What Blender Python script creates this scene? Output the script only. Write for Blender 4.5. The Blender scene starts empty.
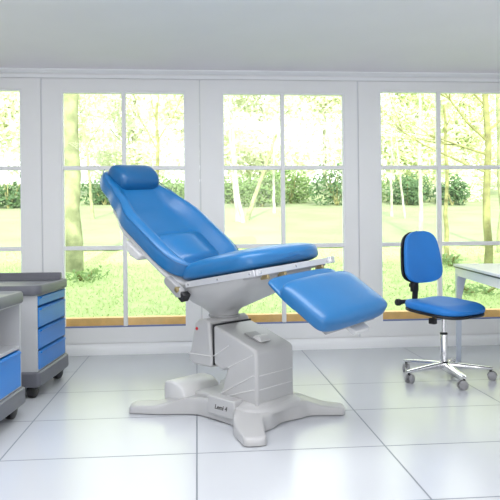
import bpy, math, random
from mathutils import Vector, Matrix
random.seed(7)
S = bpy.context.scene
COL = S.collection
PI = math.pi

# ------------------------------------------------------------------ materials
def mat(name, col, rough=.5, metal=0., spec=.5, noise=0., nscale=8., bump=0., bscale=60., trans=0., col2=None, coat=0.):
    m = bpy.data.materials.new(name); m.use_nodes = True
    nt = m.node_tree; N = nt.nodes; L = nt.links
    b = N['Principled BSDF']
    b.inputs['Base Color'].default_value = (*col, 1)
    b.inputs['Roughness'].default_value = rough
    b.inputs['Metallic'].default_value = metal
    b.inputs['Specular IOR Level'].default_value = spec
    if coat: b.inputs['Coat Weight'].default_value = coat; b.inputs['Coat Roughness'].default_value = .15
    tc = N.new('ShaderNodeTexCoord')
    if noise or col2:
        n = N.new('ShaderNodeTexNoise'); n.inputs['Scale'].default_value = nscale; n.inputs['Detail'].default_value = 4
        L.new(tc.outputs['Object'], n.inputs['Vector'])
        r = N.new('ShaderNodeValToRGB')
        c2 = col2 if col2 else tuple(max(0, c * (1 - noise)) for c in col)
        r.color_ramp.elements[0].position = .35; r.color_ramp.elements[1].position = .65
        r.color_ramp.elements[0].color = (*c2, 1); r.color_ramp.elements[1].color = (*col, 1)
        L.new(n.outputs['Fac'], r.inputs['Fac']); L.new(r.outputs['Color'], b.inputs['Base Color'])
    if bump:
        n2 = N.new('ShaderNodeTexNoise'); n2.inputs['Scale'].default_value = bscale; n2.inputs['Detail'].default_value = 3
        L.new(tc.outputs['Object'], n2.inputs['Vector'])
        bp = N.new('ShaderNodeBump'); bp.inputs['Strength'].default_value = bump; bp.inputs['Distance'].default_value = .01
        L.new(n2.outputs['Fac'], bp.inputs['Height']); L.new(bp.outputs['Normal'], b.inputs['Normal'])
    if trans:
        t = N.new('ShaderNodeBsdfTranslucent'); t.inputs['Color'].default_value = (*col, 1)
        mx = N.new('ShaderNodeMixShader'); mx.inputs[0].default_value = trans
        L.new(b.outputs[0], mx.inputs[1]); L.new(t.outputs[0], mx.inputs[2])
        L.new(mx.outputs[0], N['Material Output'].inputs['Surface'])
    return m

M = {}
M['wall'] = mat('white_paint', (.85, .852, .862), .45, noise=.02, nscale=3)
M['ceiling'] = mat('ceiling_paint', (.85, .825, .87), .8, noise=.02, nscale=2)
M['trimw'] = mat('trim_gloss', (.88, .89, .91), .35)
M['gasket'] = mat('blue_gasket', (.12, .17, .36), .5)
M['groove'] = mat('joint_shadow_gap', (.70, .71, .74), .7)
M['sill'] = mat('pale_pine', (.80, .49, .17), .5, noise=.12, nscale=14)
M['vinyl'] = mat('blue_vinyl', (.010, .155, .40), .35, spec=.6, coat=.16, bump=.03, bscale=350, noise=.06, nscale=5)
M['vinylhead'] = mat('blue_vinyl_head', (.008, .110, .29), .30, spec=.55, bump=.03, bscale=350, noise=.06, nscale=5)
M['shell'] = mat('pale_grey_shell', (.50, .50, .50), .3, noise=.03, nscale=4)
M['shelllt'] = mat('light_grey_shell', (.66, .66, .655), .35)
M['shelldk'] = mat('grey_panel', (.36, .36, .365), .4)
M['rail'] = mat('satin_aluminium', (.74, .75, .78), .38, metal=.55)
M['chrome'] = mat('chrome', (.80, .80, .81), .12, metal=1.)
M['brass'] = mat('brass_bracket', (.45, .36, .19), .35, metal=.8)
M['black'] = mat('black_plastic', (.012, .012, .014), .4, bump=.05, bscale=200)
M['dark'] = mat('dark_rubber', (.03, .03, .033), .55)
M['red'] = mat('red_button', (.55, .01, .02), .35)
M['ink'] = mat('dark_ink', (.08, .075, .075), .5)
M['cabgrey'] = mat('slate_grey_plastic', (.13, .135, .16), .42, noise=.05, nscale=6)
M['cabside'] = mat('light_grey_laminate', (.50, .51, .53), .45, noise=.02)
M['cabblue'] = mat('blue_laminate', (.010, .205, .64), .35, noise=.03, nscale=4)
M['castergrey'] = mat('grey_caster', (.30, .30, .31), .45)
M['castertread'] = mat('caster_tread', (.16, .16, .165), .6)
M['stoolblue'] = mat('stool_blue_fabric', (.014, .20, .62), .55, bump=.04, bscale=400, noise=.05, nscale=6)
M['table'] = mat('white_table', (.84, .85, .88), .3)
M['tableleg'] = mat('pale_blue_grey_metal', (.62, .68, .78), .35, metal=.2)
M['lawn'] = mat('lawn_turf', (.43, .53, .22), .9, spec=.1, bump=.15, bscale=9, col2=(.39, .50, .19), nscale=3.2)
M['meadow'] = mat('pale_meadow', (.30, .34, .19), .9, spec=.1, bump=.4, bscale=4, col2=(.26, .31, .155), nscale=.8)
M['blade'] = mat('grass_blade', (.47, .56, .27), .8, spec=.1, trans=.5)
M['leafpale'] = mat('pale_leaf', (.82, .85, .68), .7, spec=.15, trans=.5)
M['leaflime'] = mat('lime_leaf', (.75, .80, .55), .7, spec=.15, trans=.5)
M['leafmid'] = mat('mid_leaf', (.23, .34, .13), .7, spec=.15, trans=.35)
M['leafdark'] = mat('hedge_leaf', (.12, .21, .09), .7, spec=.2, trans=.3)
M['barkmoss'] = mat('mossy_bark', (.36, .385, .21), .9, spec=.1, col2=(.20, .225, .12), nscale=5, bump=.6, bscale=14)
M['barkpale'] = mat('birch_bark', (.46, .47, .38), .8, spec=.1, col2=(.32, .34, .25), nscale=6)
M['barkbrown'] = mat('olive_bark', (.30, .31, .13), .9, spec=.1, col2=(.18, .18, .08), nscale=7, bump=.5, bscale=18)
M['shade_roof'] = mat('shade_roof_tile', (.30, .14, .10), .8, noise=.2)

def glass():
    m = bpy.data.materials.new('window_glass'); m.use_nodes = True
    nt = m.node_tree; N = nt.nodes; L = nt.links
    N.remove(N['Principled BSDF'])
    t = N.new('ShaderNodeBsdfTransparent'); t.inputs['Color'].default_value = (.98, .99, .98, 1)
    g = N.new('ShaderNodeBsdfGlossy'); g.inputs['Roughness'].default_value = .02
    f = N.new('ShaderNodeFresnel'); f.inputs['IOR'].default_value = 1.3
    mx = N.new('ShaderNodeMixShader')
    L.new(f.outputs[0], mx.inputs[0]); L.new(t.outputs[0], mx.inputs[1]); L.new(g.outputs[0], mx.inputs[2])
    L.new(mx.outputs[0], N['Material Output'].inputs['Surface'])
    return m
M['glass'] = glass()

def floor_mat():
    m = bpy.data.materials.new('large_floor_tiles'); m.use_nodes = True
    nt = m.node_tree; N = nt.nodes; L = nt.links
    b = N['Principled BSDF']; b.inputs['Roughness'].default_value = .22; b.inputs['Specular IOR Level'].default_value = .5
    tc = N.new('ShaderNodeTexCoord'); sp = N.new('ShaderNodeSeparateXYZ'); L.new(tc.outputs['Object'], sp.inputs[0])
    def math_(op, a, bb=None):
        n = N.new('ShaderNodeMath'); n.operation = op
        for i, v in enumerate((a, bb)):
            if v is None: continue
            if isinstance(v, (int, float)): n.inputs[i].default_value = v
            else: L.new(v, n.inputs[i])
        return n.outputs[0]
    def lines(v, start, step, w):
        q = math_('DIVIDE', math_('SUBTRACT', v, start), step)
        fr = math_('ABSOLUTE', math_('SUBTRACT', math_('FRACT', math_('ADD', q, .5)), .5))
        return math_('LESS_THAN', math_('MULTIPLY', fr, step), w)
    lx = lines(sp.outputs['X'], -.012, .99, .0042)
    ly = lines(sp.outputs['Y'], 3.268, .668, .0050)
    # the last row before the windows is one long tile, except in the leftmost column
    far = math_('MULTIPLY', math_('GREATER_THAN', sp.outputs['Y'], 5.0), math_('GREATER_THAN', sp.outputs['X'], -.985))
    ly = math_('MULTIPLY', ly, math_('SUBTRACT', 1., far))
    g = math_('MAXIMUM', lx, ly)
    n = N.new('ShaderNodeTexNoise'); n.inputs['Scale'].default_value = 1.1; n.inputs['Detail'].default_value = 3
    L.new(tc.outputs['Object'], n.inputs['Vector'])
    r = N.new('ShaderNodeValToRGB'); r.color_ramp.elements[0].color = (.57, .59, .625, 1); r.color_ramp.elements[1].color = (.61, .63, .665, 1)
    L.new(n.outputs['Fac'], r.inputs['Fac'])
    mx = N.new('ShaderNodeMix'); mx.data_type = 'RGBA'
    L.new(g, mx.inputs['Factor']); L.new(r.outputs['Color'], mx.inputs['A']); mx.inputs['B'].default_value = (.22, .24, .27, 1)
    L.new(mx.outputs['Result'], b.inputs['Base Color'])
    rr = math_('ADD', math_('MULTIPLY', g, .5), .22); L.new(rr, b.inputs['Roughness'])
    return m
M['floor'] = floor_mat()

# ------------------------------------------------------------------ mesh building
class MB:
    def __init__(s): s.v = []; s.f = []
    def add(s, vs, fs, mtx=None):
        o = len(s.v)
        for p in vs:
            p = Vector(p); s.v.append(mtx @ p if mtx is not None else p)
        s.f += [tuple(i + o for i in f) for f in fs]
        return s
    def box(s, x0, x1, y0, y1, z0, z1, mtx=None):
        v = [(x0, y0, z0), (x1, y0, z0), (x1, y1, z0), (x0, y1, z0), (x0, y0, z1), (x1, y0, z1), (x1, y1, z1), (x0, y1, z1)]
        return s.add(v, [(3, 2, 1, 0), (4, 5, 6, 7), (0, 1, 5, 4), (1, 2, 6, 5), (2, 3, 7, 6), (3, 0, 4, 7)], mtx)
    def loft(s, rings, mtx=None, closed=True, caps=True):
        n = len(rings[0]); vs = [p for r in rings for p in r]; fs = []
        for i in range(len(rings) - 1):
            for j in range(n if closed else n - 1):
                k = (j + 1) % n
                fs.append((i * n + j, i * n + k, (i + 1) * n + k, (i + 1) * n + j))
        if caps:
            fs.append(tuple(range(n - 1, -1, -1))); fs.append(tuple((len(rings) - 1) * n + j for j in range(n)))
        return s.add(vs, fs, mtx)
    def prism(s, poly, h0, h1, fn, mtx=None):
        return s.loft([[fn(p, h0) for p in poly], [fn(p, h1) for p in poly]], mtx)
    def tube(s, pts, rad, n=10, mtx=None):
        pts = [Vector(p) for p in pts]
        if not isinstance(rad, (list, tuple)): rad = [rad] * len(pts)
        rings = []; ref = None
        for i, p in enumerate(pts):
            d = (pts[min(i + 1, len(pts) - 1)] - pts[max(i - 1, 0)]).normalized()
            if ref is None: ref = Vector((0, 0, 1)) if abs(d.z) < .9 else Vector((1, 0, 0))
            a = d.cross(ref).normalized(); b = d.cross(a).normalized(); ref = -b if False else ref
            rings.append([p + (a * math.cos(2 * PI * k / n) + b * math.sin(2 * PI * k / n)) * rad[i] for k in range(n)])
        return s.loft(rings, mtx)
    def lathe(s, prof, n=28, mtx=None):
        return s.loft([[(r * math.cos(2 * PI * k / n), r * math.sin(2 * PI * k / n), z) for k in range(n)] for r, z in prof], mtx)

def obj(name, mb, m, parent=None, smooth=35, bevel=0, seg=3, world=True, sub=0):
    """links mb as ONE mesh; world=True: the vertices are in scene space and are moved into the parent's space"""
    me = bpy.data.meshes.new(name)
    vs = mb.v
    if parent is not None and world:
        inv = WM[parent.name].inverted(); vs = [inv @ v for v in vs]
    # local origin at the centre of the mesh
    lo = Vector([min(v[i] for v in vs) for i in range(3)]); hi = Vector([max(v[i] for v in vs) for i in range(3)])
    c = (lo + hi) / 2
    if parent is None: c.z = lo.z
    me.from_pydata([v - c for v in vs], [], mb.f)
    me.validate(); me.update()
    import bmesh
    bm = bmesh.new(); bm.from_mesh(me); bmesh.ops.recalc_face_normals(bm, faces=bm.faces); bm.to_mesh(me); bm.free()
    o = bpy.data.objects.new(name, me); COL.objects.link(o); o.location = c
    me.materials.append(m)
    if smooth:
        me.shade_smooth(); me.set_sharp_from_angle(angle=math.radians(smooth))
    if parent is not None:
        o.parent = parent; WM[o.name] = WM[parent.name] @ Matrix.Translation(c)
    else: WM[o.name] = Matrix.Translation(c)
    if bevel:
        b = o.modifiers.new('bevel', 'BEVEL'); b.width = bevel; b.segments = seg; b.limit_method = 'ANGLE'; b.angle_limit = math.radians(40)
        b.harden_normals = False
        me.shade_smooth()
    if sub:
        b = o.modifiers.new('sub', 'SUBSURF'); b.levels = sub; b.render_levels = sub
    return o
WM = {}
def tag(o, label=None, cat=None, group=None, kind=None):
    if label: o['label'] = label
    if cat: o['category'] = cat
    if group: o['group'] = group
    if kind: o['kind'] = kind
    return o
def thing(name, label, cat, loc, rz=0, group=None):
    o = bpy.data.objects.new(name, None); COL.objects.link(o); o.empty_display_size = .1
    o.location = loc; o.rotation_euler = (0, 0, rz)
    WM[o.name] = Matrix.Translation(loc) @ Matrix.Rotation(rz, 4, 'Z')
    return tag(o, label, cat, group)
def struct(name, mb, m, **k):
    return tag(obj(name, mb, m, **k), kind='structure')
def sp(c, e): return math.copysign(abs(c) ** e, c)
def smst(a, b, x):
    t = min(1, max(0, (x - a) / (b - a))); return t * t * (3 - 2 * t)
def slab(length, hw, n0, th, top=None, m_plan=7., m_h=6., ex=.32, ey=.5, nu=34, nt=56, s0=0., hwf=None, thf=None):
    """soft upholstered pad: rings along its length, rounded in plan and over the edges; top(s, t) lifts the upper face"""
    rings = []
    for i in range(nu + 1):
        ang = PI * i / nu; u = -sp(math.cos(ang), .62)
        u = max(-1, min(1, u)); s = s0 + length * (u + 1) / 2
        sw = max(.02, (1 - abs(u) ** m_plan)) ** (1 / 2.2); sh = max(.03, (1 - abs(u) ** m_h)) ** (1 / 2.2)
        h = (hwf(s) if hwf else hw) * sw; T = thf(s) if thf else th
        ring = []
        for k in range(nt):
            a = 2 * PI * k / nt; c = sp(math.cos(a), ex); d = sp(math.sin(a), ey)
            n = n0 + T / 2 + T / 2 * d * sh
            if d > 0 and top: n += top(s, c) * d * min(1, sh * 1.0)
            ring.append(Vector((s, c * h, n)))
        rings.append(ring)
    return rings

# ------------------------------------------------------------------ camera
TH = math.atan(53 / 632.)
R0 = Vector((math.cos(TH), -math.sin(TH), 0)); FW = Vector((math.sin(TH), math.cos(TH), 0)); UP = Vector((0, 0, 1))
ROLL = .0102
cr = (R0 - UP * ROLL).normalized(); cu = (UP + R0 * ROLL).normalized()
cd = bpy.data.cameras.new('camera'); cam = bpy.data.objects.new('camera', cd); COL.objects.link(cam)
cam.matrix_world = Matrix(((cr.x, cu.x, -FW.x, 0), (cr.y, cu.y, -FW.y, 0), (cr.z, cu.z, -FW.z, 1.15), (0, 0, 0, 1)))
cd.sensor_width = 36; cd.lens = 632 / 500 * 36; cd.shift_y = -20.5 / 500; cd.clip_start = .05; cd.clip_end = 300
S.camera = cam

# ------------------------------------------------------------------ room shell
YW = 5.967; ZC = 2.645; XL, XR, YB = -3.0, 3.25, -2.3
struct('floor', MB().box(XL, XR, YB, YW + .1, -.12, 0), M['floor'], smooth=0)
bpy.data.objects['floor'].location = (0, 0, 0)
_f = bpy.data.objects['floor'].data
for v in _f.vertices: v.co += Vector(((XL + XR) / 2, (YB + YW + .1) / 2, -.12))
struct('ceiling', MB().box(XL, XR, YB, YW, ZC, ZC + .12), M['ceiling'], smooth=0)
struct('wall_left', MB().box(XL - .12, XL, YB, YW + .1, -.12, ZC + .12), M['wall'], smooth=0)
struct('wall_right', MB().box(XR, XR + .12, YB, YW + .1, -.12, ZC + .12), M['wall'], smooth=0)
struct('wall_rear', MB().box(XL - .12, XR + .12, YB - .12, YB, -.12, ZC + .12), M['wall'], smooth=0)
# window wall: lintel, plinth and blank lengths, run on unseen past the room to block low sun
LEAF = [(-2.93, -1.426, -2.72, -1.60, -2.16), (-1.412, .030, -1.243, -.098, -.672), (.044, 1.543, .246, 1.420, .822), (1.557, 3.15, 1.765, 3.03, 2.356)]
w = MB()
w.box(XL - 7, XR + 8, YW + .0, YW + .1, 2.565, 2.95)
w.box(XL - 7, XR + 8, YW + .0, YW + .1, -.6, .105)
w.box(XL - 7, LEAF[0][0] - .006, YW, YW + .1, .105, 2.565)
w.box(LEAF[3][1] + .006, XR + 8, YW, YW + .1, .105, 2.565)
struct('wall_front', w, M['wall'], smooth=0)
# unseen gable added over the house, sized to cast shade on the near lawn
rf = MB().prism([(-2.9, 2.8), (6.35, 2.8), (2.0, 4.75)], -10, 11.2, lambda p, h: Vector((h, p[0], p[1])))
struct('shade_roof', rf, M['shade_roof'], smooth=0)
# cornice and skirting
def profile_strip(name, prof, x0, x1, m):
    b = MB().prism(prof, x0, x1, lambda p, h: Vector((h, p[0], p[1])))
    return struct(name, b, m, smooth=50)
profile_strip('trim_1', [(YW, ZC), (YW - .05, ZC), (YW - .05, ZC - .012), (YW - .02, ZC - .03), (YW, ZC - .034)], XL, XR, M['trimw'])
profile_strip('trim_2', [(YW, 2.60), (YW - .012, 2.597), (YW - .012, 2.572), (YW, 2.566)], XL, XR, M['trimw'])
profile_strip('baseboard_front', [(YW, 0), (YW - .028, 0), (YW - .028, .055), (YW - .020, .075), (YW - .010, .088), (YW, .10)], XL, XR, M['trimw'])
for nm, x0, x1 in (('baseboard_left', XL, XL + .02), ('baseboard_right', XR - .02, XR)):
    struct(nm, MB().box(x0, x1, YB, YW - .03, 0, .1), M['trimw'], smooth=0)

ZB = .252; ZTS = (2.466, 2.450, 2.450, 2.480)
for i, (l0, l1, p0, p1, mx) in enumerate(LEAF):
    fr = MB(); ZT = ZTS[i]
    y0, y1 = YW - .004, YW + .07
    fr.box(l0, p0, y0, y1, .108, 2.562); fr.box(p1, l1, y0, y1, .108, 2.562)
    fr.box(p0, p1, y0, y1, .108, ZB); fr.box(p0, p1, y0, y1, ZT, 2.562)
    W_ = struct(f'window_{i + 1}', fr, M['wall'], smooth=0)
    # inner bead round the glazing
    bd = MB(); q = .016
    bd.box(p0, p0 + q, y0 + .012, y1 - .01, ZB, ZT); bd.box(p1 - q, p1, y0 + .012, y1 - .01, ZB, ZT)
    bd.box(p0 + q, p1 - q, y0 + .012, y1 - .01, ZT - q, ZT)
    obj('glazing_bead', bd, M['trimw'], W_, smooth=0)
    obj('gasket', MB().box(p0 + q, p1 - q, y0 + .012, y1 - .012, ZB, ZB + .009), M['gasket'], W_, smooth=0)
    obj('muntin', MB().box(mx - .019, mx + .019, y0 + .006, y1 - .015, ZB + .009, ZT - q), M['wall'], W_, bevel=.005)
    for z in (1.737, .992):
        for a, b in ((p0 + q, mx - .019), (mx + .019, p1 - q)):
            obj('muntin', MB().box(a, b, y0 + .010, y1 - .018, z - .019, z + .019), M['wall'], W_, bevel=.005)
    zs = [(ZB + .009, .973), (1.011, 1.718), (1.756, ZT - q)]
    for za, zb in zs:
        for a, b in ((p0 + q, mx - .019), (mx + .019, p1 - q)):
            obj('pane', MB().box(a, b, YW + .030, YW + .034, za, zb), M['glass'], W_, smooth=0)
for k, x in enumerate([-1.419, .037, 1.550]):
    struct(f'trim_{k + 3}', MB().box(x - .006, x + .006, YW + .003, YW + .06, .108, 2.562), M['groove'], smooth=0)
struct('trim_7', MB().box(-4.5, 4.5, YW + .115, YW + .22, .0, .325), M['sill'], smooth=0)
bpy.data.objects['trim_7']['label'] = 'pale wooden ledge outside along the foot of the windows'

# ------------------------------------------------------------------ exam chair
C = Vector((.237, 4.002, 0)); ANG = math.radians(-47.794)
A = Vector((math.cos(ANG), math.sin(ANG), 0)); Wv = Vector((-A.y, A.x, 0))
chair = thing('examination_chair', 'blue upholstered reclining treatment chair on pale grey lifting base, middle of tiled floor', 'treatment chair', C, ANG)
def cw(a, w, z): return C + A * a + Wv * w + UP * z
CM = Matrix(((A.x, Wv.x, 0, C.x), (A.y, Wv.y, 0, C.y), (0, 0, 1, 0), (0, 0, 0, 1)))     # chair plan frame -> scene
# base: four splayed feet
def catmull(P, n=8):
    out = []; m = len(P)
    for i in range(m):
        p0, p1, p2, p3 = (Vector(P[(i + j - 1) % m]) for j in range(4))
        for k in range(n):
            t = k / n
            out.append(.5 * (2 * p1 + (p2 - p0) * t + (2 * p0 - 5 * p1 + 4 * p2 - p3) * t * t + (3 * p1 - p0 - 3 * p2 + p3) * t ** 3))
    return out
def foot(ax, wy, wd):
    d = Vector((ax, wy)).normalized(); p = Vector((-d.y, d.x)); r = Vector((ax, wy)).length
    return [d * (r - .20) - p * (wd + .018), d * (r - .06) - p * wd, d * (r + .0) - p * wd * .82, d * (r + .012), d * r + p * wd * .82, d * (r - .06) + p * wd, d * (r - .20) + p * (wd + .018)]
ol = foot(.535, -.405, .068) + [(.415, -.13), (.385, .0), (.415, .13)] + foot(.535, .405, .068) + [(.20, .30), (.0, .235), (-.15, .245)] + foot(-.50, .44, .072) + [(-.36, .12), (-.345, 0), (-.36, -.12)] + foot(-.50, -.44, .072) + [(-.15, -.245), (.0, -.225), (.21, -.245)]
OL = catmull(ol, 6)
def baseh(x, y):
    d = math.hypot((x - .05) * .92, y * 1.0)
    return .052 + .055 * (1 - smst(.30, .54, d))
rings = []
for q, e in ((1.0, 0.), (1.0, .35), (.996, .62), (.985, .82), (.965, .95), (.93, 1.0), (.80, 1.), (.6, 1.), (.4, 1.), (.2, 1.), (.02, 1.)):
    rings.append([Vector((p.x * q + .05 * (1 - q), p.y * q, .006 + (baseh(p.x * q + .05 * (1 - q), p.y * q) - .006) * e)) for p in OL])
obj('base', MB().loft(rings, CM), M['shell'], chair, smooth=50)
for ax, wy in ((.535, -.405), (.535, .405), (-.50, .44), (-.50, -.44)):
    obj('foot_pad', MB().lathe([(.03, 0), (.032, .004), (.03, .012)], 18, CM @ Matrix.Translation((ax * .93, wy * .93, 0))), M['dark'], chair)
# raised collar round the column
def rrect(a0, a1, hw, r, n=7):
    pts = []
    for cx, cy, st in ((a1 - r, hw - r, 0), (a0 + r, hw - r, 90), (a0 + r, -hw + r, 180), (a1 - r, -hw + r, 270)):
        for k in range(n + 1):
            t = math.radians(st + 90 * k / n); pts.append((cx + r * math.cos(t), cy + r * math.sin(t)))
    return pts
col = []
for g, z in ((.075, .085), (.072, .100), (.06, .114), (.035, .122), (.025, .125), (.020, .134), (.0, .139), (-.05, .139)):
    col.append([Vector((x, y, z)) for x, y in rrect(-.01 - g, .335 + g, .17 + g, .08 + max(0, g))])
obj('column_collar', MB().loft(col, CM), M['shell'], chair, smooth=50)
# lifting column and arm in one moulded housing; section across w rounded at its front corners
prof = [(.335, .10), (.335, .436), (.31, .452), (.13, .515), (-.028, .562), (-.028, .318), (.045, .290), (.085, .300), (.030, .150), (.005, .10)]
body = MB().prism(prof, -.17, .17, lambda p, h: Vector((p[0], h, p[1])), CM)
obj('lift_column', body, M['shell'], chair, bevel=.034, seg=5)
seam = MB()
SW = -.1705
for pl in ([(-.025, .372), (.11, .452)], [(.10, .318), (.305, .418)]):
    seam.tube([CM @ Vector((pl[0][0], SW, pl[0][1])), CM @ Vector((pl[1][0], SW, pl[1][1]))], .0035, 8)
for (za, zb) in ((.148, .298), (.125, .216)):
    pts = [(.03, SW, za), (.305, SW, zb)] + [(.335 - .034 + .0345 * math.sin(t), -.17 + .034 - .0345 * math.cos(t), zb) for t in (.4, .8, 1.2)] + [(.3355, -.13, zb), (.3355, .13, zb)] + [(.335 - .034 + .0345 * math.cos(t), .17 - .034 + .0345 * math.sin(t), zb) for t in (.4, .8, 1.2)] + [(.30, .1705, zb), (.04, .1705, za)]
    seam.tube([CM @ Vector(p) for p in pts], .0035, 8)
obj('panel_seam', seam, M['shelllt'], chair)
# release lever in a recess on the sloping top
sl = math.atan2(-.063, .18)
LM = CM @ Matrix.Translation((.215, -.02, .492)) @ Matrix.Rotation(-sl, 4, 'Y')
lv = obj('lever_recess', MB().box(-.075, .055, -.05, .05, -.004, .004, LM), M['shelldk'], chair, bevel=.003)
obj('release_lever', MB().loft([[Vector((x, y, z)) for x, z in ((-.01, .0), (.06, .0), (.062, .010), (.045, .026), (.02, .030), (-.004, .016))] for y in (-.045, -.04, .04, .045)], LM), M['shelllt'], chair, smooth=50, bevel=.004)
# drive head with the red button
hd = [(-.030, .300), (-.030, .372), (-.052, .580), (-.085, .598), (-.150, .588), (-.182, .560), (-.222, .392), (-.250, .345), (-.245, .330), (-.20, .300)]
obj('drive_head', MB().prism(hd, -.185, .185, lambda p, h: Vector((p[0], h, p[1])), CM), M['shell'], chair, bevel=.022, seg=4)
st = MB().tube([CM @ Vector((-.238, -.1875, .366)), CM @ Vector((-.036, -.1875, .372))], .004, 8)
obj('panel_seam', st, M['shelllt'], chair)
gapb = MB().box(-.030, -.025, -.172, .172, .315, .566, CM)
obj('joint_gap', gapb, M['dark'], chair, smooth=0)
tag(obj('indicator_button', MB().lathe([(.010, -.002), (.010, .004), (.007, .007), (.001, .0075)], 16, CM @ Matrix.Translation((-.158, -.185, .530)) @ Matrix.Rotation(PI / 2, 4, 'X')), M['red'], chair), 'small red button')
# rear cover box and service plate on the base
cv = []
for w_ in (-.262, -.258, -.25, .04, .048, .052):
    g = {-.262: .014, -.258: .006, .052: .014, .048: .006}.get(w_, 0)
    prf = [(-.40 + g, .055), (-.40 + g, .160 - g), (-.385, .178 - g), (-.34, .186 - g), (-.27, .180 - g), (-.225, .160 - g), (-.20 - g, .125), (-.19 - g, .055)]
    cv.append([Vector((a, w_, z)) for a, z in prf])
obj('base_cover', MB().loft(cv, CM), M['shelllt'], chair, bevel=.008)
obj('base_cover', MB().box(-.22, .02, -.17, .17, .06, .128, CM), M['shell'], chair, bevel=.014)
pl_ = MB().box(-.005, .228, -.249, -.17, .04, .150, CM)
plate = obj('name_plate', pl_, M['shell'], chair, bevel=.010)
def text_mesh(txt, size, mtx, m, parent, shear=.25, ext=.0006, name='lettering'):
    cu_ = bpy.data.curves.new('t', 'FONT'); cu_.body = txt; cu_.size = size; cu_.extrude = ext; cu_.shear = shear; cu_.offset = .0008
    to = bpy.data.objects.new('t', cu_); COL.objects.link(to)
    dg = bpy.context.evaluated_depsgraph_get(); me = bpy.data.meshes.new_from_object(to.evaluated_get(dg))
    mb = MB().add([v.co for v in me.vertices], [tuple(p.vertices) for p in me.polygons], mtx)
    bpy.data.objects.remove(to); bpy.data.curves.remove(cu_)
    return obj(name, mb, m, parent, smooth=0)
TM = CM @ Matrix.Translation((.062, -.2497, .082)) @ Matrix.Rotation(PI / 2, 4, 'X')
text_mesh('Lemi 4', .038, TM, M['ink'], plate)

# tilting upper body: frame with origin in the middle of the seat's front edge
SC = .953
yaw = math.radians(42.6); roll = math.radians(3.5)
cA = R0 * math.cos(yaw) - FW * math.sin(yaw); cW = (R0 * math.sin(yaw) + FW * math.cos(yaw)) * math.cos(roll) + UP * math.sin(roll)
cN = cA.cross(cW); cN = cN if cN.z > 0 else -cN
SWD, SLN = .715, .585
M0 = R0 * .0172 + FW * 3.45 + UP * .910 + cW * (SWD / 2)
def frame(org, pitch):
    """x along the pitched direction, y across, z normal"""
    x = cA * math.cos(pitch) + cN * math.sin(pitch); z = -cA * math.sin(pitch) + cN * math.cos(pitch); y = z.cross(x)
    return Matrix(((x.x, y.x, z.x, org.x), (x.y, y.y, z.y, org.y), (x.z, y.z, z.z, org.z), (0, 0, 0, 1)))
SP = math.radians(9.3)
SF = frame(M0, SP)
# under-seat shell: lofted funnel from the seat frame down to the neck on the drive head
def oval(a, w, z, ha, hw, tilt, n=36, e=.62):
    out = []
    for k in range(n):
        t = 2 * PI * k / n; x = ha * sp(math.cos(t), e); y = hw * sp(math.sin(t), e)
        out.append(cw(a + x, w + y, z + x * tilt))
    return out
secs = [(.105, .0, .855, .325, .325, .165, .38), (.085, .0, .815, .335, .32, .165, .40), (.045, .0, .765, .285, .285, .15, .5), (-.02, -.01, .712, .205, .225, .11, .6), (-.07, -.01, .670, .140, .160, .06, .75),
        (-.095, -.01, .645, .105, .118, .03, .85), (-.10, -.005, .625, .088, .10, 0, .9), (-.10, 0, .600, .084, .095, 0, 1), (-.10, 0, .572, .084, .095, 0, 1)]
obj('seat_shell', MB().loft([oval(*s[:6], e=s[6]) for s in secs]), M['shell'], chair, smooth=45)
obj('neck_ring', MB().lathe([(.095, 0), (.102, .006), (.102, .014), (.092, .018)], 32, CM @ Matrix.Translation((-.10, 0, .592))), M['shelldk'], chair)
# seat
seat_top = lambda s, c: .016 * (1 - c * c) + .010 * math.sin(PI * min(1, max(0, (s + SLN) / SLN)))
seat = obj('seat', MB().loft(slab(SLN + .125, SWD / 2 - .008, .012, .116, seat_top, m_plan=9, m_h=6, ey=.55, s0=-SLN - .115), SF), M['vinyl'], chair, smooth=60)
obj('seat_pan', MB().box(-SLN + .01, -.015, -SWD / 2 + .03, SWD / 2 - .03, -.03, .014, SF), M['shelldk'], chair, bevel=.006)
# side rails and front rail
def rail(mtx, L0, L1, nm='rail'):
    r = obj(nm, MB().box(L0, L1, -.006, .006, -.018, .018, mtx), M['rail'], chair, bevel=.002)
    for x in (L0 + .03, (L0 + L1) / 2, L1 - .03):
        obj('screw', MB().lathe([(.007, .0), (.007, .0025), (.004, .004)], 12, mtx @ Matrix.Translation((x, -.006, 0)) @ Matrix.Rotation(PI / 2, 4, 'X')), M['chrome'], r)
    return r
RN = .0
rail(SF @ Matrix.Translation((0, -SWD / 2 - .004, RN)), -SLN + .02, .010, 'side_rail')
rail(SF @ Matrix.Translation((0, SWD / 2 + .004, RN)) @ Matrix.Rotation(PI, 4, 'Z'), -.01, SLN - .02, 'side_rail')
rail(SF @ Matrix.Translation((.016, 0, RN)) @ Matrix.Rotation(PI / 2, 4, 'Z'), -SWD / 2 + .005, SWD / 2 - .035, 'front_rail')
obj('rail_end_clamp', MB().box(-.002, .034, SWD / 2 - .035, SWD / 2 + .008, -.021, .021, SF), M['chrome'], chair, bevel=.005)
for y in (-.27, -.12, .24):
    obj('hinge_bracket', MB().box(-.03, .028, y - .010, y + .010, -.044, -.020, SF), M['brass'], chair, bevel=.004)
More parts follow.
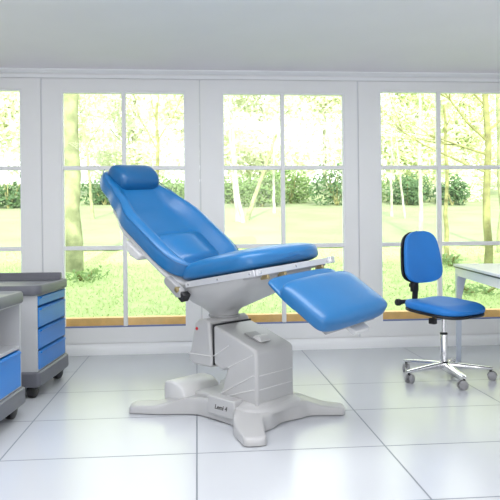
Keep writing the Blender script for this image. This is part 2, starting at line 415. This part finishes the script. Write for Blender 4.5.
# backrest
BP = math.radians(35.5); BL = 1.21
BO = SF @ Vector((-SLN - .012, -.112, .0))
def bframe():
    x = -(cA * math.cos(BP) - cN * math.sin(BP)); z = cA * math.sin(BP) + cN * math.cos(BP); y = z.cross(x)
    return Matrix(((x.x, y.x, z.x, BO.x), (x.y, y.y, z.y, BO.y), (x.z, y.z, z.z, BO.z), (0, 0, 0, 1)))
BF = bframe()      # x up the back, y across (towards the near side), z out of the cushion
def lerpt(tab, s):
    if s <= tab[0][0]: return tab[0][1]
    for (a, va), (b, vb) in zip(tab, tab[1:]):
        if s <= b: return va + (vb - va) * smst(a, b, s)
    return tab[-1][1]
bw = lambda s: lerpt([(0, .318), (.35, .328), (.60, .330), (.80, .270), (.98, .230), (1.21, .205)], s)
def back_top(s, c):
    side = smst(.50, .84, abs(c))
    up = 1 - smst(.72, 1.0, s)
    v = (-.080 * (1 - side)) * (.2 + .8 * up) + .022 * side * up
    lum = smst(.12, .17, s) * (1 - smst(.38, .47, s)) * (1 - smst(.44, .60, abs(c)))
    return v + .056 * lum
back = obj('backrest', MB().loft(slab(BL, .3, .0, .115, back_top, m_plan=9, m_h=9, ex=.28, ey=.45, nu=64, nt=96, hwf=bw, thf=lambda s: lerpt([(0, .118), (.7, .122), (1.21, .112)], s)), BF), M['vinyl'], chair, smooth=70)
obj('backrest_shell', MB().loft(slab(1.0, .3, -.045, .055, None, m_plan=9, m_h=5, nu=30, nt=40, s0=-.03, hwf=lambda s: bw(s) - .03), BF), M['shelllt'], chair, smooth=60)
# piping seam along the cushion edge, close to its upper rim
pp = MB()
for sgn in (1, -1):
    pts = []
    for k in range(40):
        s = .03 + (BL - .075) * k / 39
        pts.append(BF @ Vector((s, sgn * (bw(s) * (1 - max(0, (abs(2 * s / BL - 1)) ** 9)) ** (1 / 2.2) - .004), .112)))
    pp.tube(pts, .003, 6)
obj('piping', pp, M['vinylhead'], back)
for sgn in (1, -1):
    obj('armrest_bracket', MB().loft([[Vector((x, y, z)) for x, z in ((.36, -.075), (.44, -.095), (.50, -.080), (.53, -.03), (.34, -.02))] for y in (sgn * .24, sgn * .325)], BF), M['shelllt'], chair, bevel=.012)
    obj('hinge_cover', MB().loft([[Vector((x, y, z)) for x, z in ((-.07, -.035), (-.03, -.062), (.10, -.058), (.12, -.03), (.10, .0), (-.04, .005))] for y in (sgn * .26, sgn * .300)], BF), M['shelldk'], chair, bevel=.008)
    obj('joint_boot', MB().box(-.085, -.045, min(sgn * .24, sgn * .298), max(sgn * .24, sgn * .298), -.058, -.004, BF), M['black'], chair, bevel=.006)
    obj('recline_pivot', MB().lathe([(.018, 0), (.018, .02), (.012, .024)], 18, BF @ Matrix.Translation((-.015, sgn * .285, -.012)) @ Matrix.Rotation(-sgn * PI / 2, 4, 'X')), M['brass'], chair)
# headrest bolster
hr = []
for i in range(25):
    u = -math.cos(PI * i / 24); u = sp(u, .7); f_ = max(.05, 1 - abs(u) ** 12) ** .45
    ring = []
    for k in range(32):
        t = 2 * PI * k / 32
        ring.append(Vector((1.038 + .112 * f_ * sp(math.cos(t), .8), u * .176 - .022, .112 + .088 * f_ * sp(math.sin(t), .85))))
    hr.append(ring)
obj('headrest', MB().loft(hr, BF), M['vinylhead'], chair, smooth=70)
# leg rest
LP = math.radians(-33.5)
LF = frame(M0 + cA * .045 - cN * .03, LP)
obj('leg_rest_tongue', MB().loft(slab(.30, .30, -.035, .035, None, m_plan=14, s0=-.01, hwf=lambda s: .325 - .02 * (1 - smst(0, .2, s)), nu=20), LF), M['vinyl'], chair, smooth=60)
leg_top = lambda s, c: .012 * (1 - c * c)
obj('leg_rest', MB().loft(slab(.388, .326, -.042, .102, leg_top, m_plan=11, m_h=6, ex=.26, ey=.5, s0=.085, nu=44, nt=72), LF), M['vinyl'], chair, smooth=70)
obj('leg_rest_frame', MB().box(.03, .44, -.24, .24, -.062, -.036, LF), M['shelldk'], chair, bevel=.006)
obj('leg_rest_handle', MB().box(.36, .49, -.03, .12, -.078, -.05, LF), M['shelllt'], chair, bevel=.008)

# ------------------------------------------------------------------ trolley cabinets
def caster(parent, mtx, r=.048):
    c = obj('caster', MB().lathe([(.006, -.026), (r * .8, -.026), (r, -.020), (r, .020), (r * .8, .026), (.006, .026)], 24, mtx @ Matrix.Translation((0, 0, r)) @ Matrix.Rotation(PI / 2, 4, 'Y') @ Matrix.Identity(4)), M['black'], parent)
    obj('caster_fork', MB().box(-.035, .035, -.02, .045, r + .005, r + .055, mtx), M['black'], c, bevel=.012)
    return c
def cabinet(nm, label, fwd0, L, drawers, shelf_z=None, depth=.56, lip=True, side=-1.470):
    org = R0 * side + FW * fwd0
    t = thing(nm, label, 'cabinet', org, -TH, 'drawer trolleys along the left side')
    m = Matrix.Translation(org) @ Matrix.Rotation(-TH, 4, 'Z')       # x right (front of cabinet at x=0), y away
    z0, z1 = .185, .712
    b = MB(); th = .02
    b.box(-depth, 0, 0, th, z0, z1, m); b.box(-depth, 0, L - th, L, z0, z1, m)            # end panels
    b.box(-depth, -depth + .015, th, L - th, z0, z1, m)                                     # back
    b.box(-depth + .015, -.0, th, L - th, z0, z0 + th, m); b.box(-depth + .015, -.002, th, L - th, z1 - .012, z1, m)
    if shelf_z: b.box(-depth + .015, -.004, th, L - th, shelf_z - th, shelf_z, m)
    obj('carcass', b, M['cabside'], t, smooth=0)
    # plinth bumper
    pl = []
    for g, z in ((.0, .080), (.018, .083), (.024, .092), (.022, .178), (.014, .186)):
        pl.append([m @ Vector((x, y, z)) for x, y in rrect_xy(-depth - g, .0 + g, -g, L + g, .028)])
    obj('plinth', MB().loft(pl), M['cabgrey'], t, smooth=40)
    # worktop with rounded rim and recessed tray
    tp = []
    for g, z in ((.005, .710), (.024, .714), (.028, .722), (.028, .768), (.020, .779), (.004, .780), (-.02, .772), (-.04, .768), (-.08, .767)):
        tp.append([m @ Vector((x, y, z)) for x, y in rrect_xy(-depth - g, g, -g, L + g, max(.02, .045 + g))])
    top = obj('worktop', MB().loft(tp), M['cabgrey'], t, smooth=40)
    if lip:
        lp = MB().prism([(L + .028, .765), (L + .028, .822), (L + .016, .828), (L - .004, .822), (L - .024, .775), (L - .024, .765)], -depth - .02, -.03, lambda p, h: m @ Vector((h, p[0], p[1])))
        obj('gallery_lip', lp, M['cabgrey'], top, bevel=.006)
    for za, zb in drawers:
        d = obj('drawer', MB().box(-.30, .006, th + .004, L - th - .004, za + .006, zb - .010, m), M['cabblue'], t, bevel=.003)
        obj('drawer_handle', MB().prism([(.005, zb - .030), (.020, zb - .022), (.020, zb - .014), (.005, zb - .012)], th + .03, L - th - .03, lambda p, h: m @ Vector((p[0], h, p[1]))), M['cabblue'], d, smooth=0)
    for x in (-.05, -depth + .05):
        for y in (.05, L - .05):
            caster(t, m @ Matrix.Translation((x, y, 0)) @ Matrix.Rotation(random.uniform(-.5, .5), 4, 'Z'))
    return t
def rrect_xy(x0, x1, y0, y1, r, n=5):
    pts = []
    for cx, cy, st_ in ((x1 - r, y1 - r, 0), (x0 + r, y1 - r, 90), (x0 + r, y0 + r, 180), (x1 - r, y0 + r, 270)):
        for k in range(n + 1):
            t = math.radians(st_ + 90 * k / n); pts.append((cx + r * math.cos(t), cy + r * math.sin(t)))
    return pts
cabinet('drawer_cabinet', 'grey mobile trolley with four blue drawers showing, beside the window', 4.34, .66, [(.632, .712), (.482, .632), (.332, .482), (.190, .332)])
cabinet('shelf_cabinet', 'grey mobile trolley with open shelf above one blue drawer, cut by left frame edge', 3.28, .66, [(.190, .425)], shelf_z=.447, lip=False, side=-1.435)

# ------------------------------------------------------------------ stool
SC0 = Vector((1.865, 4.675, 0)); SA = math.radians(-60)     # faces right and towards the viewer
stool = thing('swivel_chair', 'small blue swivel work chair on five chrome legs with grey casters', 'chair', SC0, SA)
SM = Matrix.Translation(SC0) @ Matrix.Rotation(SA, 4, 'Z')
obj('hub', MB().lathe([(.030, .075), (.040, .080), (.040, .125), (.032, .135)], 24, SM), M['chrome'], stool)
for k in range(5):
    t = math.radians(128 + 72 * k) - SA
    dm = SM @ Matrix.Rotation(t, 4, 'Z')
    leg = []
    for x, hw_, za, zb in ((.03, .026, .085, .128), (.12, .024, .082, .122), (.24, .021, .078, .110), (.33, .018, .076, .100), (.352, .015, .078, .096)):
        leg.append([Vector((x, hw_ * sp(math.cos(a), .6), (za + zb) / 2 + (zb - za) / 2 * sp(math.sin(a), .6))) for a in [2 * PI * j / 16 for j in range(16)]])
    lg = obj('leg', MB().loft(leg, dm), M['chrome'], stool, smooth=60)
    cm = dm @ Matrix.Translation((.335, 0, 0)) @ Matrix.Rotation(.6 + k * 1.3, 4, 'Z')
    cs = MB()
    for sg in (-1, 1):
        cs.lathe([(.004, sg * .008), (.028, sg * .008), (.033, sg * .012), (.033, sg * .024), (.026, sg * .029), (.004, sg * .030)], 22, cm @ Matrix.Translation((0, .012, .0335)) @ Matrix.Rotation(PI / 2, 4, 'Y'))
    c_ = obj('caster', cs, M['castergrey'], stool, smooth=40)
    obj('caster_stem', MB().lathe([(.009, .055), (.009, .085), (.012, .088)], 14, dm @ Matrix.Translation((.335, 0, 0))), M['black'], c_)
    obj('caster_hood', MB().prism([(.036 * math.cos(a), .034 + .036 * math.sin(a)) for a in [PI * j / 12 for j in range(13)]], -.006, .006, lambda p, h: Vector((h, .012 + p[0], p[1])), cm), M['castertread'], c_, bevel=.002)
obj('outer_column', MB().lathe([(.027, .10), (.027, .335), (.024, .342)], 24, SM), M['chrome'], stool)
obj('column_collar', MB().lathe([(.026, .335), (.029, .338), (.029, .350), (.02, .354)], 24, SM), M['black'], stool)
obj('gas_column', MB().lathe([(.016, .34), (.016, .50)], 20, SM), M['chrome'], stool)
obj('mechanism', MB().box(-.11, .10, -.07, .07, .478, .512, SM), M['black'], stool, bevel=.012)
obj('tilt_lever', MB().tube([SM @ Vector(p) for p in ((.0, -.05, .488), (.0, -.085, .484), (-.01, -.12, .468))], .008, 10).box(-.035, .018, -.135, -.095, .425, .470, SM), M['black'], stool, bevel=.006)
SEAT = SM @ Matrix.Translation((0, 0, .532)) @ Matrix.Rotation(math.radians(5), 4, 'Y')
sd = MB().loft(slab(.52, .250, -.032, .035, None, m_plan=4.5, m_h=9, ex=.42, s0=-.25), SEAT)
obj('seat_pan', sd, M['black'], stool, smooth=60)
st_top = lambda s, c: .012 * c * c - .010 * (1 - c * c) * (1 - smst(.05, .2, s)) - .022 * smst(.12, .26, s)
obj('seat', MB().loft(slab(.528, .256, -.016, .074, st_top, m_plan=4.2, m_h=5, ex=.42, ey=.6, s0=-.254), SEAT), M['stoolblue'], stool, smooth=70)
# back pad leaning slightly, post and knobs behind
BT = math.radians(7)
PM = SM @ Matrix.Translation((-.235, 0, .712)) @ Matrix.Rotation(-BT, 4, 'Y') @ Matrix.Diagonal((1, 1.17, 1.06, 1))    # z up the pad, x forwards
def pad(th0, th1, grow, crown):
    hgt = .385; rings = []
    for i in range(41):
        u = sp(-math.cos(PI * i / 40), .65); z = hgt * (u + 1) / 2
        hw_ = (.170 + .020 * (1 - smst(.0, .30, z)) - .018 * smst(.2, .385, z) + grow) * max(.03, 1 - abs(u) ** 5) ** (1 / 2.4); sh = max(.05, 1 - abs(u) ** 6) ** .45
        ring = []
        for k in range(48):
            a = 2 * PI * k / 48; c = sp(math.cos(a), .40); d = sp(math.sin(a), .6)
            x = (th0 + th1) / 2 + (th1 - th0) / 2 * d * sh - .035 * (1 - c * c) + (crown * (1 - c * c) if d > 0 else 0) + .035
            ring.append(Vector((x + .0, -c * hw_, z * (1 + 0) )))
        rings.append(ring)
    return rings
obj('backrest_shell', MB().loft(pad(-.022, .012, .004, 0), PM), M['black'], stool, smooth=60)
obj('backrest', MB().loft(pad(.006, .058, 0, .012), PM), M['stoolblue'], stool, smooth=70)
pst = MB()
pst.loft([[Vector((x, y, z)) for x, y in ((xo - .010, -.026), (xo + .010, -.026), (xo + .010, .026), (xo - .010, .026))] for xo, z in ((-.268, .505), (-.280, .56), (-.272, .66), (-.262, .80))], SM)
pst.box(-.27, -.05, -.028, .028, .492, .508, SM)
obj('back_post', pst, M['black'], stool, bevel=.005)
obj('height_housing', MB().box(-.300, -.262, -.034, .034, .64, .735, SM), M['black'], stool, bevel=.010)
obj('clamp_knob', MB().lathe([(.012, -.05), (.026, -.045), (.028, -.02), (.020, -.012), (.012, .14)], 18, SM @ Matrix.Translation((-.270, -.17, .572)) @ Matrix.Rotation(-PI / 2, 4, 'X')), M['black'], stool)
obj('clamp_knob', MB().lathe([(.010, 0), (.018, .004), (.018, .022), (.010, .026)], 16, SM @ Matrix.Translation((-.30, .0, .69)) @ Matrix.Rotation(-PI / 2, 4, 'Y')), M['black'], stool)

# ------------------------------------------------------------------ table
ta = math.radians(-9.8)
tb = thing('work_table', 'white rectangular table with slim legs behind the swivel chair, right of picture', 'table', Vector((2.195, 5.275, 0)), ta)
TMx = Matrix.Translation((2.195, 5.275, 0)) @ Matrix.Rotation(ta, 4, 'Z')
TL, TWd = 1.55, .78
obj('tabletop', MB().box(0, TWd, -TL, 0, .818, .838, TMx), M['table'], tb, bevel=.003)
obj('gap_shade', MB().box(.002, TWd - .002, -TL + .002, -.002, .808, .8175, TMx), M['black'], tb, smooth=0)  # black strip painting in the shadowed gap between top and apron
ap = MB(); e = .012
ap.box(e, e + .02, -TL + e, -e, .74, .808, TMx); ap.box(TWd - e - .02, TWd - e, -TL + e, -e, .74, .808, TMx)
ap.box(e + .02, TWd - e - .02, -e - .02, -e, .74, .808, TMx); ap.box(e + .02, TWd - e - .02, -TL + e, -TL + e + .02, .74, .808, TMx)
obj('apron', ap, M['table'], tb, smooth=0)
for x, sx in ((e, 1), (TWd - e, -1)):
    for y, sy in ((-e, -1), (-TL + e, 1)):
        lg = [[Vector((x + sx * a * wd, y + sy * b * wd, z)) for a, b in ((0, 0), (1, 0), (1, 1), (0, 1))] for z, wd in ((0, .036), (.55, .044), (.70, .070), (.76, .098))]
        obj('leg', MB().loft(lg, TMx), M['tableleg'], tb, bevel=.003)

# ------------------------------------------------------------------ garden
def gz(y): return -.05 + .106 * (y - 7) if y > 7 else -.05
def ground(name, y0, y1, x0, x1, m, dz=0.):
    b = MB(); ny = 24; nx = 30; vs = []; fs = []
    for i in range(ny + 1):
        y = y0 + (y1 - y0) * i / ny
        for j in range(nx + 1):
            x = x0 + (x1 - x0) * j / nx
            vs.append((x, y, gz(y) + .03 * math.sin(x * 1.3 + y) * min(1, i / 3) * (0 if i == ny else 1) + dz))
    for i in range(ny):
        for j in range(nx):
            a = i * (nx + 1) + j; fs.append((a, a + 1, a + nx + 2, a + nx + 1))
    b.add(vs, fs); return struct(name, b, m, smooth=60)
ground('lawn', 6.1, 14.3, -12, 14, M['lawn'])
ground('meadow', 14.2, 60, -45, 55, M['meadow'], .01)
# turf blades on the near lawn
b = MB()
for k in range(26000):
    y = 6.4 + 8.4 * random.random() ** 1.3; x = random.uniform(-.36 * y - .4, .52 * y + .4)
    h = random.uniform(.02, .05) * (1.6 if random.random() < .04 else 1); a = random.uniform(0, 2 * PI); wd = random.uniform(.006, .014)
    z = gz(y) + .03 * math.sin(x * 1.3 + y) - .005; dx, dy = math.cos(a) * wd, math.sin(a) * wd; lx, ly = random.gauss(0, .03), random.gauss(0, .03)
    b.add([(x - dx, y - dy, z), (x + dx, y + dy, z), (x + lx, y + ly, z + h)], [(0, 1, 2)])
tag(obj('grass', b, M['blade'], smooth=0), 'short bright green grass on the lawn just outside the windows', 'grass', kind='stuff')

def leaves(mb, c, r, n, size, rnd, hollow=.5):
    for k in range(n):
        while True:
            p = Vector((rnd.uniform(-1, 1), rnd.uniform(-1, 1), rnd.uniform(-1, 1)))
            if hollow < p.length < 1: break
        q = Vector((c[0] + p.x * r[0], c[1] + p.y * r[1], c[2] + p.z * r[2]))
        u = Vector((rnd.gauss(0, 1), rnd.gauss(0, 1), rnd.gauss(0, 1))).normalized(); v = u.orthogonal().normalized()
        s = size * rnd.uniform(.6, 1.4)
        mb.add([q - u * s, q + v * s * .5, q + u * s, q - v * s * .5], [(0, 1, 2, 3)])
def hedge(label, x, y, rx, h, m, seed, n=900, size=.10, grp='bushes at the far edge of the meadow'):
    rnd = random.Random(seed); z = gz(y)
    t = thing('bush', label, 'bush', (x, y, z), 0, grp)
    mb = MB()
    for k in range(6):
        cx = x + rnd.uniform(-.65, .65) * rx; ch = h * rnd.uniform(.6, 1.0)
        leaves(mb, (cx, y + rnd.uniform(-.3, .3), z + ch * .5), (rx * .5, .6, ch * .55), n // 6, size, rnd, .3)
    obj('foliage', mb, m, t, smooth=0)
    st_ = MB()
    for k in range(4):
        a = rnd.uniform(0, 2 * PI); st_.tube([(x, y, z - .05), (x + math.cos(a) * rx * .3, y + math.sin(a) * .2, z + h * .4), (x + math.cos(a) * rx * .5, y + math.sin(a) * .3, z + h * .75)], [.04, .03, .012], 6)
    obj('stem', st_, M['barkbrown'], t)
    return t
def branch(mb, p, d, L, r, depth, rnd, tips, spread=.55):
    pts = [Vector(p)]; rad = [r]; cur = Vector(p); dd = Vector(d).normalized(); n = 4
    for i in range(n):
        dd = (dd + Vector((rnd.gauss(0, .10), rnd.gauss(0, .10), rnd.gauss(.03, .06)))).normalized()
        cur = cur + dd * (L / n); pts.append(cur.copy()); rad.append(r * (1 - .55 * (i + 1) / n))
    mb.tube(pts, rad, 7 if depth > 1 else 5)
    tips.append(cur.copy())
    if depth > 0:
        for k in range(rnd.choice((2, 3))):
            j = rnd.choice((2, 3, 4)); ax = Vector((rnd.gauss(0, 1), rnd.gauss(0, 1) * .6, rnd.gauss(0, .5))).normalized()
            nd = (dd + ax * spread * rnd.uniform(.7, 1.4)).normalized()
            branch(mb, pts[j], nd, L * rnd.uniform(.5, .75), rad[j] * .75, depth - 1, rnd, tips, spread)
def tree(label, x, y, h, r, bark, leaf, seed, limbs, nleaf=500, lsize=.09, lean=(0, 0), crown=None, depth=2, cat='tree', grp=None, name='tree'):
    """limbs: list of (height fraction, direction, length)"""
    rnd = random.Random(seed); z = gz(y)
    t = thing(name, label, cat, (x, y, z), 0, grp)
    tr = MB(); pts = []; rad = []; N_ = 10
    for i in range(N_ + 1):
        f = i / N_
        pts.append(Vector((x + lean[0] * f * h + rnd.gauss(0, .004 * h) * (0 < f), y + lean[1] * f * h, z - .08 + f * h))); rad.append(r * (1.15 if i == 0 else 1) * (1 - .5 * f))
    tr.tube(pts, rad, 12)
    obj('trunk', tr, M[bark], t, smooth=60)
    br = MB(); tips = [pts[-1]]
    for hf, d, L in limbs:
        i = min(N_ - 1, int(hf * N_)); q = pts[i].lerp(pts[i + 1], hf * N_ - i)
        branch(br, q, d, L, r * (1 - .5 * hf) * .42, depth, rnd, tips)
    if limbs: obj('branch', br, M[bark], t, smooth=60)
    if nleaf:
        fo = MB()
        if crown:
            for (cx, cz, rx, rz, n) in crown: leaves(fo, (x + cx, y, z + cz), (rx, rx * .7, rz), n, lsize, rnd, .35)
        else:
            per = max(1, nleaf // len(tips))
            for q in tips: leaves(fo, q, (.45, .45, .4), per, lsize, rnd, .0)
        obj('foliage', fo, M[leaf], t, smooth=0)
    return t
def at(px, py, y):
    """scene point at depth y seen from the camera, to carry measured garden positions over"""
    u = px - 250; v = 229.5 - py
    d = FW * 632 + R0 * (u + ROLL * v) + UP * (v - ROLL * u)
    return Vector((0, 0, 1.15)) + d * (y / d.y)

x = at(72, 230, 11.5).x
tree('thick mossy yellow-green trunk outside the window above the drawer trolley', x, 11.5, 6.0, .175, 'barkmoss', 'leaflime', 3, [(.62, (1, 0, .7), 1.6), (.72, (-.8, .2, .8), 1.5), (.85, (.6, .5, 1), 1.4)], 500, .07, cat='tree')
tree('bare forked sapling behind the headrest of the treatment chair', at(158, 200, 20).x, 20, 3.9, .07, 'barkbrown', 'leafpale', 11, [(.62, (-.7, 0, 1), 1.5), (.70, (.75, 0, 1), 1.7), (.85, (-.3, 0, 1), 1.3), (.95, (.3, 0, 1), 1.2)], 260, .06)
tree('slim crooked sapling right of the mossy trunk', at(93, 200, 22).x, 22, 3.2, .06, 'barkmoss', 'leafpale', 12, [(.7, (-.7, 0, 1), 1.5), (.8, (.6, 0, 1), 1.6), (.95, (.1, 0, 1), 1.3)], 240, .06, lean=(-.08, 0))
tree('white birch trunk at left of the middle window', at(238, 212, 21).x, 21, 4.2, .10, 'barkpale', 'leafpale', 13, [(.6, (-.6, 0, 1), 1.2), (.8, (.5, 0, 1), 1.2)], 260, .06, lean=(-.05, 0))
tree('pale slim birch leaning left beside the white birch', at(243, 214, 20.5).x, 20.5, 3.4, .07, 'barkpale', 'leafpale', 14, [(.8, (-.5, 0, 1), .9)], 120, .06, lean=(-.14, 0))
tree('yellow-green trunk leaning right with a broken stub in the middle window', at(246, 212, 21.5).x, 21.5, 3.0, .085, 'barkmoss', 'leafpale', 15, [(.93, (-.8, 0, .45), .7)], 60, .06, lean=(.36, 0), depth=0)
tree('thin pale sapling at the centre bar of the middle window', at(274, 208, 24).x, 24, 3.2, .06, 'barkpale', 'leafpale', 16, [(.7, (.5, 0, 1), 1.)], 200, .06)
tree('straight white trunk seen above the swivel chair', at(421, 236, 15.5).x, 15.5, 4.2, .062, 'barkpale', 'leafpale', 17, [(.55, (-.7, 0, .9), 1.3), (.7, (.5, 0, 1), 1.2), (.85, (-.4, 0, 1), 1.)], 320, .05)
tree('thin wavy white stem between bushes in the right window', at(405, 212, 21).x, 21, 3.0, .045, 'barkpale', 'leafpale', 18, [(.6, (-.4, 0, 1), .9)], 100, .05, lean=(-.1, 0))
tree('pale slim stem nearest the left jamb of the right window', at(392, 212, 22).x, 22, 3.2, .055, 'barkpale', 'leafpale', 19, [(.7, (.4, 0, 1), .9)], 100, .05)
tree('dark narrow trunk just right of the centre bar in the right window', at(447, 262, 12.5).x, 12.5, 3.2, .048, 'barkbrown', 'leaflime', 20, [(.75, (-.9, 0, .35), 1.2), (.85, (.5, 0, .9), 1.0)], 200, .05)
tree('branching young tree with limbs reaching left, seen above the table', at(488, 275, 11.0).x, 11.0, 4.6, .075, 'barkbrown', 'leaflime', 21, [(.40, (-1, .1, .38), 1.7), (.52, (-1, -.1, .75), 2.1), (.56, (.8, 0, .8), 1.2), (.66, (-.8, .1, .9), 1.3), (.72, (.9, 0, .6), 1.2), (.47, (-1, 0, .25), 1.2)], 420, .045)
tree('straight yellow-green trunk at the right frame edge', at(499, 270, 13.0).x + .05, 13.0, 5.0, .085, 'barkmoss', 'leaflime', 22, [(.6, (.7, 0, .9), 1.4), (.75, (-.6, 0, .9), 1.2)], 260, .05)

hy = 28.
for i, (px, rx, h, mm, lab) in enumerate([
        (8, 1.5, 1.55, 'leafdark', 'dark green bush seen in the leftmost window'),
        (98, 1.25, 1.55, 'leafdark', 'dark green bush between the mossy trunk and the headrest'),
        (172, 1.3, 1.6, 'leafmid', 'lighter green bush right behind the headrest'),
        (234, 1.0, 1.55, 'leafmid', 'mid green bush behind the white birch'),
        (262, 1.1, 1.6, 'leafmid', 'mid green bush left of the centre bar in the middle window'),
        (298, 1.2, 1.8, 'leafmid', 'rounded mid green bush right of the centre bar in the middle window'),
        (337, 1.2, 2.0, 'leafdark', 'tall dark bush at the right jamb of the middle window'),
        (386, .9, 1.7, 'leafmid', 'mid green bush at the left jamb of the right window'),
        (408, .9, 1.5, 'leafdark', 'dark bush behind the thin wavy white stem'),
        (433, 1.0, 1.6, 'leafdark', 'dark bush right of the white trunk in the right window'),
        (452, .8, 1.4, 'leafdark', 'small dark bush behind the narrow dark trunk'),
        (480, 1.6, 1.4, 'leafpale', 'pale yellowish bush behind the branching young tree')]):
    hedge(lab, at(px, 205, hy).x, hy + (i % 2) * 2.0, rx, h, M[mm], 100 + i)
for i, (px, rx, h, y, lab) in enumerate([(84, .35, .22, 10.6, 'low leafy clump at the foot of the mossy trunk'), (449, .30, .22, 11.7, 'low leafy clump at the foot of the narrow dark trunk'), (478, .55, .18, 9.0, 'low weeds in the grass under the table edge')]):
    hedge(lab, at(px, 265, y).x, y, rx, h, M['leafmid'], 150 + i, 200, .035, 'low clumps in the grass')
# tall background trees: sparse pale crowns filling the upper panes
for i, (px, y, lf, lab) in enumerate([
        (-10, 34, 'leafpale', 'tall pale-leaved tree filling the leftmost window'),
        (60, 37, 'leafpale', 'tall pale-leaved tree far behind the mossy trunk'),
        (135, 35, 'leafpale', 'tall pale-leaved tree far behind the forked sapling'),
        (205, 38, 'leafpale', 'tall pale-leaved tree hidden partly by the pillar right of the headrest'),
        (262, 36, 'leafpale', 'tall pale-leaved tree far behind the middle window left panes'),
        (325, 35, 'leafpale', 'tall pale-leaved tree far behind the middle window right panes'),
        (400, 33, 'leaflime', 'tall lime-leaved tree far behind the white trunk'),
        (465, 34, 'leaflime', 'tall lime-leaved tree far behind the branching young tree'),
        (530, 35, 'leaflime', 'tall lime-leaved tree at the far right frame edge')]):
    rnd = random.Random(300 + i); y = 32 + (i % 3) * 4.5
    cr_ = [(rnd.uniform(-2.2, 2.2), rnd.uniform(1.2, 9.5), rnd.uniform(1.4, 2.4), rnd.uniform(1.0, 1.7), 300) for _ in range(24)]
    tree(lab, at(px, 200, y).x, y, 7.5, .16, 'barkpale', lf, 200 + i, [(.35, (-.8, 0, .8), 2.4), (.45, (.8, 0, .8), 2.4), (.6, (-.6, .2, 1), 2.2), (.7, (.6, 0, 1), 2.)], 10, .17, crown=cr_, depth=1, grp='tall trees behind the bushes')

# ------------------------------------------------------------------ light
wd = bpy.data.worlds.new('sky'); S.world = wd; wd.use_nodes = True
nt = wd.node_tree; bg = nt.nodes['Background']
tcn = nt.nodes.new('ShaderNodeTexCoord'); sx = nt.nodes.new('ShaderNodeSeparateXYZ'); rp = nt.nodes.new('ShaderNodeValToRGB')
nt.links.new(tcn.outputs['Generated'], sx.inputs[0]); nt.links.new(sx.outputs['Z'], rp.inputs['Fac'])
rp.color_ramp.elements[0].position = 0; rp.color_ramp.elements[0].color = (1., 1., .97, 1)
rp.color_ramp.elements[1].position = .8; rp.color_ramp.elements[1].color = (.82, .91, 1., 1)
nt.links.new(rp.outputs['Color'], bg.inputs['Color']); bg.inputs['Strength'].default_value = 2.9
def light(name, typ, loc, energy, **k):
    l = bpy.data.lights.new(name, typ); l.energy = energy
    for a, v in k.items(): setattr(l, a, v)
    o = bpy.data.objects.new(name, l); COL.objects.link(o); o.location = loc; return o
sn = light('sun', 'SUN', (0, -10, 10), 7.0, angle=math.radians(2), color=(1, .97, .88))
sn.rotation_euler = Vector((.12, 1, -.40)).to_track_quat('-Z', 'Y').to_euler()
light('overhead_fill', 'AREA', (-1.3, .9, 2.60), 26, shape='RECTANGLE', size=1.6, size_y=1.2, color=(.97, .98, 1))  # invented fill lights from here down, added below the ceiling to brighten the room
light('overhead_fill', 'AREA', (1.5, .9, 2.60), 16, shape='RECTANGLE', size=1.6, size_y=1.2, color=(.97, .98, 1))
light('overhead_fill', 'AREA', (.1, 3.1, 2.62), 46, shape='RECTANGLE', size=3.0, size_y=.8, color=(.97, .98, 1))  # added fill near the chair so upward faces come out brighter
lw = light('rear_fill', 'AREA', (.1, -2.2, 1.45), 60, shape='RECTANGLE', size=3.6, size_y=1.7, color=(1, .99, .97))  # invented fill on the rear wall, added to lift the lower wall and chair
lw.rotation_euler = (PI / 2, 0, 0)
vs = S.view_settings; S.display_settings.display_device = 'sRGB'
vs.view_transform = 'Standard'; vs.look = 'None'; vs.exposure = .14; vs.gamma = 1; vs.use_curve_mapping = False
try:
    S.cycles.use_denoising = True; S.cycles.max_bounces = 8; S.cycles.diffuse_bounces = 5; S.cycles.transparent_max_bounces = 12
except Exception: pass
